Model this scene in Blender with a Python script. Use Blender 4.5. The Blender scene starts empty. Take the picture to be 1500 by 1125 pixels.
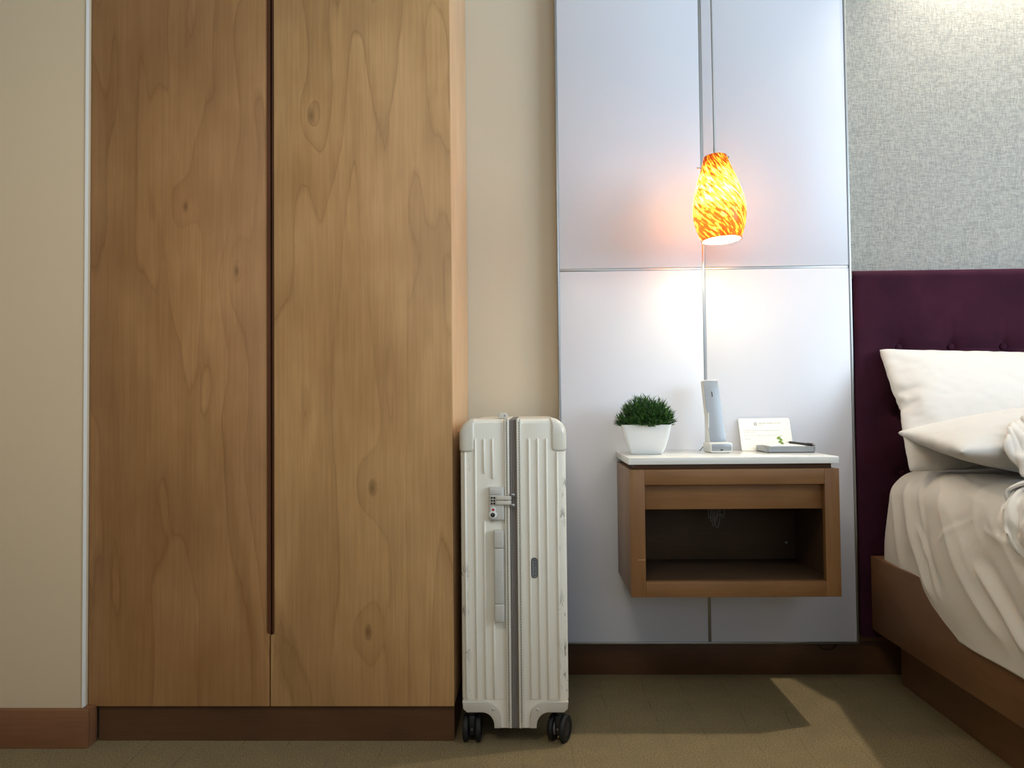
import bpy, bmesh, math, random
import numpy as np
from mathutils import Vector, Matrix, Euler
random.seed(7); rng = np.random.default_rng(7)
PI = math.pi
S = bpy.context.scene
COL = S.collection

# ------------------------------------------------------------------ camera
cam = bpy.data.cameras.new('camera'); cam.sensor_width = 36; cam.lens = 1121.2*36/1500
cam.clip_start = .02
camo = bpy.data.objects.new('camera', cam); COL.objects.link(camo); S.camera = camo
yaw, pitch, roll = .0252, .0283, -.0099
f0 = Vector((-math.sin(yaw), math.cos(yaw), 0)); r0 = Vector((math.cos(yaw), math.sin(yaw), 0)); z0 = Vector((0, 0, 1))
fw = f0*math.cos(pitch)+z0*math.sin(pitch); u0 = -f0*math.sin(pitch)+z0*math.cos(pitch)
rr = r0*math.cos(roll)+u0*math.sin(roll); uu = -r0*math.sin(roll)+u0*math.cos(roll)
camo.matrix_world = Matrix(((rr.x, uu.x, -fw.x, 0), (rr.y, uu.y, -fw.y, 0), (rr.z, uu.z, -fw.z, .825), (0, 0, 0, 1)))

# ------------------------------------------------------------------ world, lights, exposure
S.view_settings.view_transform = 'Standard'; S.view_settings.look = 'None'
S.view_settings.gamma = 1; S.view_settings.use_curve_mapping = False
S.view_settings.exposure = 0.0
w = bpy.data.worlds.new('world'); S.world = w; w.use_nodes = True
w.node_tree.nodes['Background'].inputs[0].default_value = (.62, .74, 1, 1)
w.node_tree.nodes['Background'].inputs[1].default_value = 1.0

def area_light(name, loc, aim, sx, sy, power, col, spread=180):
    l = bpy.data.lights.new(name, 'AREA'); l.shape = 'RECTANGLE'; l.size = sx; l.size_y = sy
    l.energy = power; l.color = col; l.spread = math.radians(spread)
    o = bpy.data.objects.new(name, l); COL.objects.link(o); o.location = loc
    o.rotation_euler = (Vector(aim)-Vector(loc)).to_track_quat('-Z', 'Y').to_euler()
    return o
# daylight through the window in the right-hand wall
area_light('window_daylight', (3.42, -.2, 1.75), (.7, 1.3, 2.45), 2.2, 1.5, 54, (.70, .86, 1.0), 120)
# daylight through the balcony window behind the camera
area_light('window_daylight', (.9, -2.42, 1.75), (.6, .9, 3.6), 2.4, 1.5, 19, (.74, .88, 1.0), 110)
# downlight recessed over the bed head
l = bpy.data.lights.new('downlight_beam', 'SPOT'); l.energy = 98; l.color = (1, .91, .77)
l.spot_size = math.radians(104); l.spot_blend = .9; l.shadow_soft_size = .025
o = bpy.data.objects.new('downlight_beam', l); COL.objects.link(o); o.location = (1.48, 2.25, 2.575)
o.rotation_euler = (0, 0, 0)
# unseen entrance light, shifted into the room as added fill for sheet and suitcase
l = bpy.data.lights.new('downlight_beam', 'SPOT'); l.energy = 78; l.color = (1, .88, .70)
l.spot_size = math.radians(156); l.spot_blend = .5; l.shadow_soft_size = .3
o = bpy.data.objects.new('downlight_beam', l); COL.objects.link(o); o.location = (-.35, -.1, 2.575)

# ------------------------------------------------------------------ material helpers
def srgb(r, g, b):
    f = lambda c: (c/255/12.92) if c/255 <= .04045 else ((c/255+.055)/1.055)**2.4
    return (f(r), f(g), f(b), 1)
class NT:
    def __init__(s, name):
        s.m = bpy.data.materials.new(name); s.m.use_nodes = True; s.t = s.m.node_tree
        s.b = s.t.nodes['Principled BSDF']; s.out = s.t.nodes['Material Output']
    def n(s, typ, **kw):
        x = s.t.nodes.new(typ)
        for k, v in kw.items():
            if k in x.inputs.keys() if isinstance(k, str) else False: x.inputs[k].default_value = v
            else: setattr(x, k, v)
        return x
    def l(s, a, b): s.t.links.new(a, b)
    def math(s, op, a, b=None, c=None, clamp=False):
        x = s.t.nodes.new('ShaderNodeMath'); x.operation = op; x.use_clamp = clamp
        for i, v in enumerate((a, b, c)):
            if v is None: continue
            if isinstance(v, (int, float)): x.inputs[i].default_value = v
            else: s.l(v, x.inputs[i])
        return x.outputs[0]
    def coord(s, scale=(1, 1, 1), loc=(0, 0, 0), kind='Object', rot=(0, 0, 0)):
        tc = s.t.nodes.new('ShaderNodeTexCoord'); mp = s.t.nodes.new('ShaderNodeMapping')
        mp.inputs['Scale'].default_value = scale; mp.inputs['Location'].default_value = loc
        mp.inputs['Rotation'].default_value = rot
        s.l(tc.outputs[kind], mp.inputs['Vector']); return mp.outputs[0]
    def noise(s, vec, scale, detail=2, rough=.5, dist=0):
        x = s.t.nodes.new('ShaderNodeTexNoise'); s.l(vec, x.inputs['Vector'])
        x.inputs['Scale'].default_value = scale; x.inputs['Detail'].default_value = detail
        x.inputs['Roughness'].default_value = rough; x.inputs['Distortion'].default_value = dist
        return x.outputs['Fac']
    def ramp(s, fac, stops):
        x = s.t.nodes.new('ShaderNodeValToRGB'); s.l(fac, x.inputs[0])
        el = x.color_ramp.elements
        while len(el) < len(stops): el.new(.5)
        for e, (p, c) in zip(el, stops):
            e.position = p; e.color = c if not isinstance(c, (int, float)) else (c, c, c, 1)
        return x.outputs[0]
    def mix(s, fac, a, b, blend='MIX'):
        x = s.t.nodes.new('ShaderNodeMix'); x.data_type = 'RGBA'; x.blend_type = blend
        for sock, v in ((x.inputs[0], fac), (x.inputs[6], a), (x.inputs[7], b)):
            if isinstance(v, (int, float)): sock.default_value = v
            elif isinstance(v, tuple): sock.default_value = v
            else: s.l(v, sock)
        return x.outputs[2]
    def bump(s, h, strength=.3, dist=.002):
        x = s.t.nodes.new('ShaderNodeBump'); x.inputs['Strength'].default_value = strength
        x.inputs['Distance'].default_value = dist; s.l(h, x.inputs['Height'])
        s.l(x.outputs[0], s.b.inputs['Normal'])
    def base(s, c):
        if isinstance(c, tuple): s.b.inputs['Base Color'].default_value = c
        else: s.l(c, s.b.inputs['Base Color'])
    def set(s, **kw):
        for k, v in kw.items(): s.b.inputs[k.replace('_', ' ')].default_value = v
        return s

def plain(name, c, rough=.5, metal=0, bump=None, var=.04, spec=.5):
    m = NT(name); v = m.coord()
    n = m.noise(v, 9, 3)
    dark = tuple(x*(1-var*2.2) for x in c[:3])+(1,)
    m.base(m.mix(n, dark, c)); m.set(Roughness=rough, Metallic=metal, Specular_IOR_Level=spec)
    if bump: m.bump(m.noise(v, bump[0], 3), bump[1], bump[2])
    return m.m

def wood(name, light, mid, dark, seed=0, grain='z', knots=(), rough=.42, lines=1.0, spec=.3):
    m = NT(name)
    st = {'z': (1, 1, .20), 'x': (.26, 1, 1), 'y': (1, .26, 1)}[grain]
    fs = {'z': (1, 1, .035), 'x': (.035, 1, 1), 'y': (1, .035, 1)}[grain]
    off = (seed*1.37, seed*.71, seed*.93)
    v = m.coord(st, off)
    big = m.noise(v, 2.3, 3.0, .5, .35)
    field = m.math('MULTIPLY', big, 14.0)
    tc = m.coord()
    kdark = None
    for (kx, kz, r) in knots:
        sub = m.t.nodes.new('ShaderNodeVectorMath'); sub.operation = 'SUBTRACT'; m.l(tc, sub.inputs[0]); sub.inputs[1].default_value = (kx, 0, kz)
        mul = m.t.nodes.new('ShaderNodeVectorMath'); mul.operation = 'MULTIPLY'; m.l(sub.outputs[0], mul.inputs[0]); mul.inputs[1].default_value = (1/r, 0, .45/r)
        ln = m.t.nodes.new('ShaderNodeVectorMath'); ln.operation = 'LENGTH'; m.l(mul.outputs[0], ln.inputs[0])
        d = ln.outputs['Value']
        q = m.math('DIVIDE', 1.9, m.math('ADD', 1, m.math('MULTIPLY', m.math('MULTIPLY', d, d), .16)))
        field = m.math('ADD', field, q)
        k = m.math('SUBTRACT', 1, m.math('MULTIPLY', d, .9), clamp=True)
        kdark = k if kdark is None else m.math('MAXIMUM', kdark, k)
    wob = m.noise(m.coord(st, (3.1+seed, 1, 2)), 22, 3, .6)
    field = m.math('ADD', field, m.math('MULTIPLY', wob, .35))
    fr = m.math('FRACT', field)
    # broad rings: dark at one side fading across, a thin line at the jump
    ring = m.ramp(fr, [(0, .9), (.04, .45), (.35, .15), (.93, 0.0), (1.0, .6)])
    mott = m.noise(m.coord({'z': (1, 1, .5), 'x': (.5, 1, 1), 'y': (1, .5, 1)}[grain], off), 7, 3, .6)
    fine = m.noise(m.coord(fs, off), 160, 2, .6)
    blot = m.noise(m.coord((1, 1, .7), (seed, 2, 5)), 3.0, 2)
    c = m.mix(m.ramp(mott, [(.3, 0), (.72, 1)]), mid, light)
    c = m.mix(m.math('MULTIPLY', m.math('MULTIPLY', ring, m.ramp(m.noise(m.coord((1, 1, .4), (2, seed, 8)), 5, 2), [(.35, .45), (.6, 1)])), .62*lines), c, dark)
    c = m.mix(m.math('MULTIPLY', m.ramp(fine, [(.35, 1), (.62, 0)]), .20), c, dark)
    c = m.mix(m.math('MULTIPLY', m.ramp(blot, [(.38, 1), (.62, 0)]), .28), c, dark)
    if kdark is not None:
        c = m.mix(m.math('MULTIPLY', kdark, .6), c, tuple(x*.28 for x in dark[:3])+(1,))
    m.base(c); m.set(Roughness=rough, Specular_IOR_Level=spec)
    m.bump(fine, .05, .001)
    return m.m

# ------------------------------------------------------------------ mesh helpers
def link(name, me, mat, parent=None, smooth=False, loc=None):
    o = bpy.data.objects.new(name, me); COL.objects.link(o)
    if mat is not None:
        me.materials.clear(); me.materials.append(mat)
    if parent is not None: o.parent = parent
    if loc is not None: o.location = loc
    if smooth:
        for p in me.polygons: p.use_smooth = True
    return o
def finish(name, bm, mat, parent=None, smooth=False, sharp=None):
    bmesh.ops.recalc_face_normals(bm, faces=bm.faces)
    me = bpy.data.meshes.new(name); bm.to_mesh(me); bm.free()
    o = link(name, me, mat, parent, smooth or sharp is not None)
    if sharp is not None: me.set_sharp_from_angle(angle=math.radians(sharp))
    return o
def add_box(bm, x0, x1, y0, y1, z0, z1, bev=0, seg=2):
    t = bmesh.new()
    bmesh.ops.create_cube(t, size=1)
    for v in t.verts:
        v.co = Vector((x0+(v.co.x+.5)*(x1-x0), y0+(v.co.y+.5)*(y1-y0), z0+(v.co.z+.5)*(z1-z0)))
    if bev: bmesh.ops.bevel(t, geom=t.edges[:], offset=bev, segments=seg, profile=.5, affect='EDGES')
    me = bpy.data.meshes.new('t'); t.to_mesh(me); t.free(); bm.from_mesh(me); bpy.data.meshes.remove(me)
def box(name, x0, x1, y0, y1, z0, z1, mat, parent=None, bev=0, seg=2):
    bm = bmesh.new(); add_box(bm, x0, x1, y0, y1, z0, z1, bev, seg)
    return finish(name, bm, mat, parent, sharp=40 if bev else None)
def add_prism(bm, pts, y0, y1):
    """outline in (x,z), extruded along y"""
    a = [bm.verts.new((x, y0, z)) for x, z in pts]; b = [bm.verts.new((x, y1, z)) for x, z in pts]
    bm.faces.new(a); bm.faces.new(b[::-1]); n = len(pts)
    for i in range(n): bm.faces.new((a[i], b[i], b[(i+1) % n], a[(i+1) % n]))
def prism(name, pts, y0, y1, mat, parent=None, bev=0, seg=2, ang=40):
    bm = bmesh.new(); add_prism(bm, pts, y0, y1)
    bmesh.ops.recalc_face_normals(bm, faces=bm.faces)
    if bev:
        es = [e for e in bm.edges if len(e.link_faces) == 2 and e.calc_face_angle(0) > math.radians(50)]
        bmesh.ops.bevel(bm, geom=es, offset=bev, segments=seg, profile=.5, affect='EDGES')
    return finish(name, bm, mat, parent, sharp=ang)
def add_tube(bm, pts, r, n=10, caps=True):
    pts = [Vector(p) for p in pts]; rings = []
    up = None
    for i, p in enumerate(pts):
        t = (pts[min(i+1, len(pts)-1)]-pts[max(i-1, 0)]).normalized()
        if up is None: up = t.orthogonal().normalized()
        up = (up-t*up.dot(t)).normalized(); s = t.cross(up)
        ri = r[i] if isinstance(r, (list, tuple)) else r
        rings.append([bm.verts.new(p+(up*math.cos(2*PI*k/n)+s*math.sin(2*PI*k/n))*ri) for k in range(n)])
    for a, b in zip(rings, rings[1:]):
        for k in range(n): bm.faces.new((a[k], a[(k+1) % n], b[(k+1) % n], b[k]))
    if caps: bm.faces.new(rings[0][::-1]); bm.faces.new(rings[-1])
def tube(name, pts, r, mat, parent=None, n=10):
    bm = bmesh.new(); add_tube(bm, pts, r, n); return finish(name, bm, mat, parent, sharp=50)
def add_lathe(bm, prof, n=32, M=None):
    rings = []
    for r, z in prof:
        if r < 1e-6: rings.append([bm.verts.new((0, 0, z))])
        else: rings.append([bm.verts.new((r*math.cos(2*PI*k/n), r*math.sin(2*PI*k/n), z)) for k in range(n)])
    vs = [v for q in rings for v in q]
    for a, b in zip(rings, rings[1:]):
        for k in range(n):
            k2 = (k+1) % n
            if len(a) == 1 and len(b) == 1: continue
            if len(a) == 1: bm.faces.new((a[0], b[k], b[k2]))
            elif len(b) == 1: bm.faces.new((a[k], a[k2], b[0]))
            else: bm.faces.new((a[k], a[k2], b[k2], b[k]))
    if M is not None:
        for v in vs: v.co = M @ v.co
def lathe(name, prof, mat, parent=None, n=32, M=None, sharp=50):
    bm = bmesh.new(); add_lathe(bm, prof, n, M); return finish(name, bm, mat, parent, sharp=sharp)
def grid_mesh(name, P, mat, parent=None, closed=False):
    """P: array (a, b, 3)"""
    a, b, _ = P.shape
    vs = [tuple(p) for p in P.reshape(-1, 3)]
    fs = [(i*b+j, i*b+j+1, (i+1)*b+j+1, (i+1)*b+j) for i in range(a-1) for j in range(b-1)]
    me = bpy.data.meshes.new(name); me.from_pydata(vs, [], fs); me.update()
    return link(name, me, mat, parent, True)
def thing(name, label, cat, loc=(0, 0, 0), group=None, rot=(0, 0, 0)):
    o = bpy.data.objects.new(name, None); COL.objects.link(o); o.location = loc; o.rotation_euler = rot
    o.empty_display_size = .05
    return tag(o, label, cat, group)
def tag(o, label, cat, group=None):
    o['label'] = label; o['category'] = cat
    if group: o['group'] = group
    return o
def struct(o): o['kind'] = 'structure'; return o
def text_mesh(s, size, font_extrude=0.0, align='CENTER', spacing=1.0):
    c = bpy.data.curves.new('t', 'FONT'); c.body = s; c.size = size; c.extrude = font_extrude
    c.align_x = align; c.align_y = 'CENTER'; c.space_character = spacing; c.resolution_u = 2
    t = bpy.data.objects.new('t', c); COL.objects.link(t)
    bpy.context.view_layer.update()
    me = bpy.data.meshes.new_from_object(t.evaluated_get(bpy.context.evaluated_depsgraph_get()))
    bpy.data.objects.remove(t); bpy.data.curves.remove(c)
    return me

# ------------------------------------------------------------------ materials
def paint(name, c, bump=.12, rough=.75):
    m = NT(name); v = m.coord()
    n = m.noise(v, 3, 2)
    m.base(m.mix(n, tuple(x*.95 for x in c[:3])+(1,), c)); m.set(Roughness=rough, Specular_IOR_Level=.25)
    m.bump(m.noise(v, 220, 2), bump, .0006)
    return m.m
M_beige = paint('beige_wall_paint', srgb(208, 196, 173))
M_pier = paint('cream_wall_paint', srgb(214, 190, 156))
M_ceil = paint('white_ceiling_paint', srgb(236, 236, 232))
def wallpaper():
    m = NT('woven_grey_wallpaper')
    a = m.noise(m.coord((.14, 1, 1)), 430, 2, .6)
    b = m.noise(m.coord((1, 1, .14)), 430, 2, .6)
    c = m.noise(m.coord(), 6, 3)
    d = m.noise(m.coord((1, 1, .5)), 90, 3, .7)
    h = m.math('ADD', a, b)
    col = m.mix(m.ramp(h, [(.42, 0), (.62, 1)]), srgb(134, 137, 133), srgb(186, 184, 176))
    hh = m.math('MULTIPLY', h, .5)
    col = m.mix(m.ramp(hh, [(.40, 0), (.60, 1)]), srgb(126, 126, 119), srgb(174, 170, 160))
    col = m.mix(m.math('MULTIPLY', m.ramp(d, [(.35, 0), (.7, 1)]), .30), col, srgb(168, 158, 138))
    col = m.mix(m.math('MULTIPLY', c, .22), col, srgb(150, 156, 158))
    m.base(col); m.set(Roughness=.5, Specular_IOR_Level=.5)
    m.bump(hh, .55, .0015)
    return m.m
M_wallpaper = wallpaper()
def carpet():
    m = NT('olive_tan_carpet')
    v = m.coord()
    a = m.noise(v, 260, 3, .8); b = m.noise(v, 14, 4, .65); c = m.noise(v, 2.2, 2)
    col = m.mix(m.ramp(a, [(.3, 0), (.7, 1)]), srgb(98, 84, 61), srgb(178, 158, 118))
    col = m.mix(m.math('MULTIPLY', m.ramp(b, [(.35, 0), (.7, 1)]), .35), col, srgb(118, 108, 86))
    # pressed seams of the carpet backing every 11 cm
    sx = m.t.nodes.new('ShaderNodeSeparateXYZ'); m.l(v, sx.inputs[0])
    wob = m.math('MULTIPLY', m.noise(m.coord((1, .5, 1)), 5, 1), .06)
    fx = m.math('FRACT', m.math('DIVIDE', m.math('ADD', sx.outputs[0], wob), .115))
    line = m.ramp(fx, [(0, 1), (.022, 0), (.985, 0), (1, 1)])
    line = m.math('MULTIPLY', line, m.ramp(m.noise(v, 9, 2), [(.4, .1), (.6, .8)]))
    col = m.mix(m.math('MULTIPLY', line, .5), col, srgb(70, 58, 42))
    m.base(col); m.set(Roughness=1, Specular_IOR_Level=.05)
    m.bump(a, .8, .004)
    return m.m
M_carpet = carpet()
WL, WM, WD = srgb(154, 113, 72), srgb(136, 96, 58), srgb(98, 64, 37)
M_door_a = wood('maple_veneer_left', srgb(184, 138, 90), srgb(166, 120, 74), srgb(118, 78, 44), 1, 'z', knots=((-.215, 1.335, .007), (-.085, 1.17, .008)))  # darker tone: the weaker light on this door put into colour
M_door_b = wood('maple_veneer_right', srgb(208, 164, 111), srgb(190, 145, 94), srgb(134, 94, 56), 2.3, 'z', knots=((.105, 1.56, .011), (.255, .625, .011), (.243, .27, .010)))  # paler tone: stronger light on the right door painted in
M_maple = wood('lit_side_maple_veneer', srgb(232, 196, 154), srgb(222, 182, 138), srgb(184, 138, 94), 5, 'z', lines=.4)  # wardrobe side made paler, light from the right put into its colour
M_stand = wood('maple_frame', WL, WM, WD, 8, 'x', lines=.5)
M_stand_v = wood('maple_stile', WL, WM, WD, 9, 'z', lines=.5)
M_stand_in = wood('shaded_cabinet_inside', srgb(94, 73, 54), srgb(82, 62, 46), srgb(62, 45, 32), 11, 'x', lines=.3)  # brown inside, darkened to put the compartment's shade into the colour
M_rail = wood('bed_rail_veneer', srgb(142, 105, 74), srgb(124, 89, 60), srgb(94, 64, 41), 13, 'y', lines=.5)
M_dark = wood('dark_plinth_wood', srgb(104, 73, 48), srgb(90, 61, 40), srgb(66, 44, 28), 15, 'x', lines=.4)
M_base = wood('skirting_wood', srgb(142, 98, 66), srgb(124, 82, 54), srgb(94, 60, 38), 17, 'x', lines=.4)
M_panel = plain('white_laminate_panel', srgb(219, 221, 229), .32, var=.01, spec=.45)
M_alu = plain('brushed_aluminium', srgb(176, 178, 178), .38, 1, var=.05)
M_white = plain('white_gloss_laminate', srgb(236, 235, 228), .12, var=.01)
M_ceramic = plain('white_ceramic', srgb(236, 238, 238), .18, var=.01)
M_black = plain('black_plastic', srgb(16, 16, 17), .4)
M_tyre = plain('black_rubber', srgb(20, 20, 21), .65)
M_caststem = plain('dark_grey_plastic', srgb(40, 40, 42), .45)
M_silver = plain('silver_plastic', srgb(150, 155, 160), .34, .3, var=.02)
M_wplas = plain('white_plastic', srgb(228, 228, 222), .3, var=.01)
M_paper = plain('white_paper', srgb(244, 242, 234), .8, var=.01, spec=.2)
M_ink = plain('grey_ink', srgb(150, 146, 140), .8)
M_green = plain('green_ink', srgb(130, 158, 70), .8)
M_leather = plain('dark_brown_leatherette', srgb(52, 42, 38), .5)
M_cord = plain('grey_cord', srgb(120, 118, 112), .6)
M_chrome = plain('chrome', srgb(200, 200, 200), .15, 1)
M_dkline = plain('dark_slot', srgb(40, 30, 26), .6)

def shell_mat():
    m = NT('cream_polycarbonate'); v = m.coord()
    c = m.mix(m.noise(v, 3, 2), srgb(233, 227, 211), srgb(241, 236, 223))
    # black scuffs along the outer edges and faint grey scratches
    sx = m.t.nodes.new('ShaderNodeSeparateXYZ'); m.l(v, sx.inputs[0])
    edge = m.ramp(m.math('ABSOLUTE', sx.outputs[0]), [(.104, 0), (.121, 1)])
    sc = m.ramp(m.noise(m.coord((1, 1, .25)), 90, 4, .75), [(.54, 0), (.59, 1)])
    patch = m.ramp(m.noise(m.coord((1, 1, 1), (4, 2, 7)), 8, 2), [(.47, 0), (.58, 1)])
    k = m.math('MULTIPLY', m.math('MULTIPLY', sc, edge), patch)
    c = m.mix(m.math('MULTIPLY', k, .75), c, srgb(52, 42, 36))
    sp = m.ramp(m.noise(m.coord((1, 1, .6), (9, 3, 1)), 160, 3, .8), [(.735, 0), (.75, 1)])
    c = m.mix(m.math('MULTIPLY', sp, .6), c, srgb(110, 100, 90))
    m.base(c); m.set(Roughness=.28, Specular_IOR_Level=.45)
    m.bump(m.noise(v, 60, 2), .04, .001)
    return m.m
M_shell = shell_mat()
M_guard = plain('cream_corner_plastic', srgb(224, 218, 203), .22, var=.04)
M_trim = plain('cream_trim_plastic', srgb(208, 202, 188), .4, var=.03)
M_handle = plain('pale_grey_handle', srgb(200, 197, 188), .42, var=.02)
def ziptape():
    m = NT('grey_zip_tape')
    v = m.coord()
    n = m.noise(m.coord((1, 1, .02)), 600, 2)
    m.base(m.mix(n, srgb(108, 100, 94), srgb(150, 142, 136))); m.set(Roughness=.9); return m.m
M_zip = ziptape()
M_stitch = plain('grey_stitching', srgb(120, 110, 98), .9)

def velvet():
    m = NT('plum_velvet'); v = m.coord()
    n = m.noise(v, 5, 4, .6); f = m.noise(v, 700, 2, .7)
    c = m.mix(m.ramp(n, [(.35, 0), (.65, 1)]), srgb(43, 19, 35), srgb(62, 28, 45))
    c = m.mix(m.math('MULTIPLY', f, .25), c, srgb(74, 36, 50))
    m.base(c); m.set(Roughness=.9, Specular_IOR_Level=.1, Sheen_Weight=.3, Sheen_Roughness=.4)
    m.b.inputs['Sheen Tint'].default_value = srgb(190, 110, 140)
    m.bump(f, .3, .001)
    return m.m
M_velvet = velvet()
def linen(name, c):
    m = NT(name); v = m.coord()
    m.base(m.mix(m.noise(v, 4, 2), tuple(x*.95 for x in c[:3])+(1,), c))
    m.set(Roughness=.8, Specular_IOR_Level=.2, Sheen_Weight=.1)
    m.bump(m.noise(v, 38, 3, .55), .22, .004)
    return m.m
M_sheet = linen('white_cotton_sheet', srgb(240, 235, 227))
M_pillow = linen('white_cotton_pillowcase', srgb(216, 214, 211))
M_duvet = linen('white_cotton_duvet', srgb(224, 220, 214))

def shade_glass():
    m = NT('amber_art_glass')
    m.t.nodes.remove(m.b)
    v = m.coord((1, 1, 1), (0, 0, 0))
    # slanting streaks: shear z against angle around the axis
    tc = m.t.nodes.new('ShaderNodeTexCoord'); sp = m.t.nodes.new('ShaderNodeSeparateXYZ'); m.l(tc.outputs['Object'], sp.inputs[0])
    X, Y, Z = sp.outputs
    ang = m.math('ARCTAN2', Y, X)
    u = m.math('ADD', m.math('MULTIPLY', ang, .062), m.math('MULTIPLY', Z, .9))
    vv = m.math('ADD', m.math('MULTIPLY', ang, .05), m.math('MULTIPLY', Z, -.65))
    cb = m.t.nodes.new('ShaderNodeCombineXYZ'); m.l(m.math('MULTIPLY', u, 110), cb.inputs[0]); m.l(m.math('MULTIPLY', vv, 30), cb.inputs[1])
    n1 = m.noise(cb.outputs[0], 1.0, 3, .6, .3)
    # more flecks at foot and neck; middle lightened to put bulb glow into colour
    hz = m.ramp(m.math('DIVIDE', Z, .25), [(0, .17), (.30, .10), (.42, -.02), (.70, -.09), (.86, .06), (1, .16)])
    t = m.math('ADD', n1, hz)
    tr = m.ramp(t, [(.33, (.50, .38, .15, 1)), (.43, (.36, .20, .03, 1)), (.51, (.33, .12, .012, 1)), (.57, (.19, .035, .004, 1)), (.64, (.07, .010, .0015, 1)), (.85, (.035, .006, .001, 1))])
    T = m.t.nodes.new('ShaderNodeBsdfTranslucent'); m.l(tr, T.inputs[0])
    G = m.t.nodes.new('ShaderNodeBsdfPrincipled'); m.l(tr, G.inputs['Base Color']); G.inputs['Roughness'].default_value = .08
    X2 = m.t.nodes.new('ShaderNodeMixShader'); X2.inputs[0].default_value = .22
    m.l(T.outputs[0], X2.inputs[1]); m.l(G.outputs[0], X2.inputs[2]); gg = m.t.nodes.new('ShaderNodeNewGeometry'); D2 = m.t.nodes.new('ShaderNodeBsdfDiffuse'); D2.inputs[0].default_value = (.93, .89, .80, 1)
    X4 = m.t.nodes.new('ShaderNodeMixShader'); X4.inputs[0].default_value = .8; m.l(X2.outputs[0], X4.inputs[1]); m.l(D2.outputs[0], X4.inputs[2])
    X3 = m.t.nodes.new('ShaderNodeMixShader'); m.l(gg.outputs['Backfacing'], X3.inputs[0]); m.l(X2.outputs[0], X3.inputs[1]); m.l(X4.outputs[0], X3.inputs[2]); m.l(X3.outputs[0], m.out.inputs[0])
    return m.m
M_shade = shade_glass()
def emit(name, c, s):
    m = NT(name); m.b.inputs['Emission Color'].default_value = c; m.b.inputs['Emission Strength'].default_value = s
    m.base((0, 0, 0, 1)); return m.m
M_bulb = emit('lit_bulb', (1, .88, .66, 1), 140)
M_lamp = emit('lit_downlight_lens', (1, .83, .6, 1), 12)

# ================================================================== room shell
X0, X1, Y0, Y1, ZC = -2.6, 3.5, -2.5, 2.39, 2.6
struct(box('floor', X0-.1, X1+.1, Y0-.1, Y1+.1, -.08, 0, M_carpet))
struct(box('ceiling', X0-.1, X1+.1, Y0-.1, Y1+.1, ZC, ZC+.1, M_ceil))
wb = struct(box('wall_back', X0-.1, X1+.1, Y1, Y1+.1, 0, ZC, M_beige))
box('wallpaper', .53, X1, Y1-.003, Y1, 0, ZC, M_wallpaper, wb)
# wall on the left that the wardrobe is let in beside
wl = bmesh.new(); add_box(wl, X0, -1.1115, 1.875, Y1, 0, ZC, .003, 2)
struct(finish('wall_left', wl, M_pier, sharp=40))
struct(box('wall_side', X0-.1, X0, Y0-.1, Y1, 0, ZC, M_beige))
def wall_with_window(name, fixed, axis, a0, a1, lo, hi, zl, zh, d):
    """wall in the plane axis=fixed with a window opening"""
    bm = bmesh.new()
    def bx(p0, p1, z0_, z1_):
        if axis == 'x': add_box(bm, fixed, fixed+d, p0, p1, z0_, z1_)
        else: add_box(bm, p0, p1, fixed-d, fixed, z0_, z1_)
    bx(a0, lo, 0, ZC); bx(hi, a1, 0, ZC); bx(lo, hi, 0, zl); bx(lo, hi, zh, ZC)
    return struct(finish(name, bm, M_beige))
def window(name, fixed, axis, lo, hi, zl, zh, d):
    bm = bmesh.new(); w_ = .05
    for a, b, c, e in ((lo, lo+w_, zl, zh), (hi-w_, hi, zl, zh), (lo, hi, zl, zl+w_), (lo, hi, zh-w_, zh), ((lo+hi)/2-.025, (lo+hi)/2+.025, zl, zh)):
        if axis == 'x': add_box(bm, fixed+.04, fixed+.09, a, b, c, e)
        else: add_box(bm, a, b, fixed-.09, fixed-.04, c, e)
    return struct(finish(name, bm, M_alu))
wall_with_window('wall_right', X1, 'x', Y0-.1, Y1+.1, -1.4, 1.0, .95, 2.5, .1); window('window_1', X1, 'x', -1.4, 1.0, .95, 2.5, .1)
wall_with_window('wall_front', Y0, 'y', X0-.1, X1+.1, -.4, 2.2, .95, 2.5, .1); window('window_2', Y0, 'y', -.4, 2.2, .95, 2.5, .1)
# skirting boards
bb = bmesh.new(); add_box(bb, X0, -1.0905, 1.860, 1.8745, 0, .094, .002, 2); add_box(bb, -1.1110, -1.0905, 1.8745, 1.904, 0, .094, .002, 2)
struct(finish('baseboard_left', bb, M_base, sharp=40))
struct(box('baseboard_back', -.196, X1-.001, 2.370, 2.3865, 0, .105, M_dark, bev=.002))
# corner bead of the left wall
struct(box('trim_1', -1.1115, -1.1095, 1.873, 1.885, .094, ZC, M_white))

# ================================================================== wardrobe
wr = thing('wardrobe', 'tall maple veneer wardrobe with two doors and long finger-pull groove', 'wardrobe', (-.652, 1.895, 0))
def LX(x): return x+.652
def notch_door(name, xa, xb, side, mat):
    # side=+1: notch on the right edge ; -1: on the left edge
    zb, zt, zn, r = .089, ZC-.003, .2635, .006; d = .0095
    if side > 0:
        pts = [(xa, zb), (xb, zb), (xb, zn-.001)]
        for k in range(5):
            a = -PI/2-PI/2*k/4
            pts.append((xb-d+r+r*math.cos(a), zn+r+r*math.sin(a)))
        pts += [(xb-d, zt), (xa, zt)]
    else:
        pts = [(xb, zb), (xb, zt), (xa+d, zt)]
        for k in range(5):
            a = 0-PI/2*k/4
            pts.append((xa+d-r+r*math.cos(a), zn+r+r*math.sin(a)))
        pts += [(xa, zn-.001), (xa, zb)]
    return prism(name, pts, 0, .019, mat, wr, bev=.0012, seg=2)
dl = notch_door('door', LX(-1.1080), LX(-.6545), 1, M_door_a)
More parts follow.
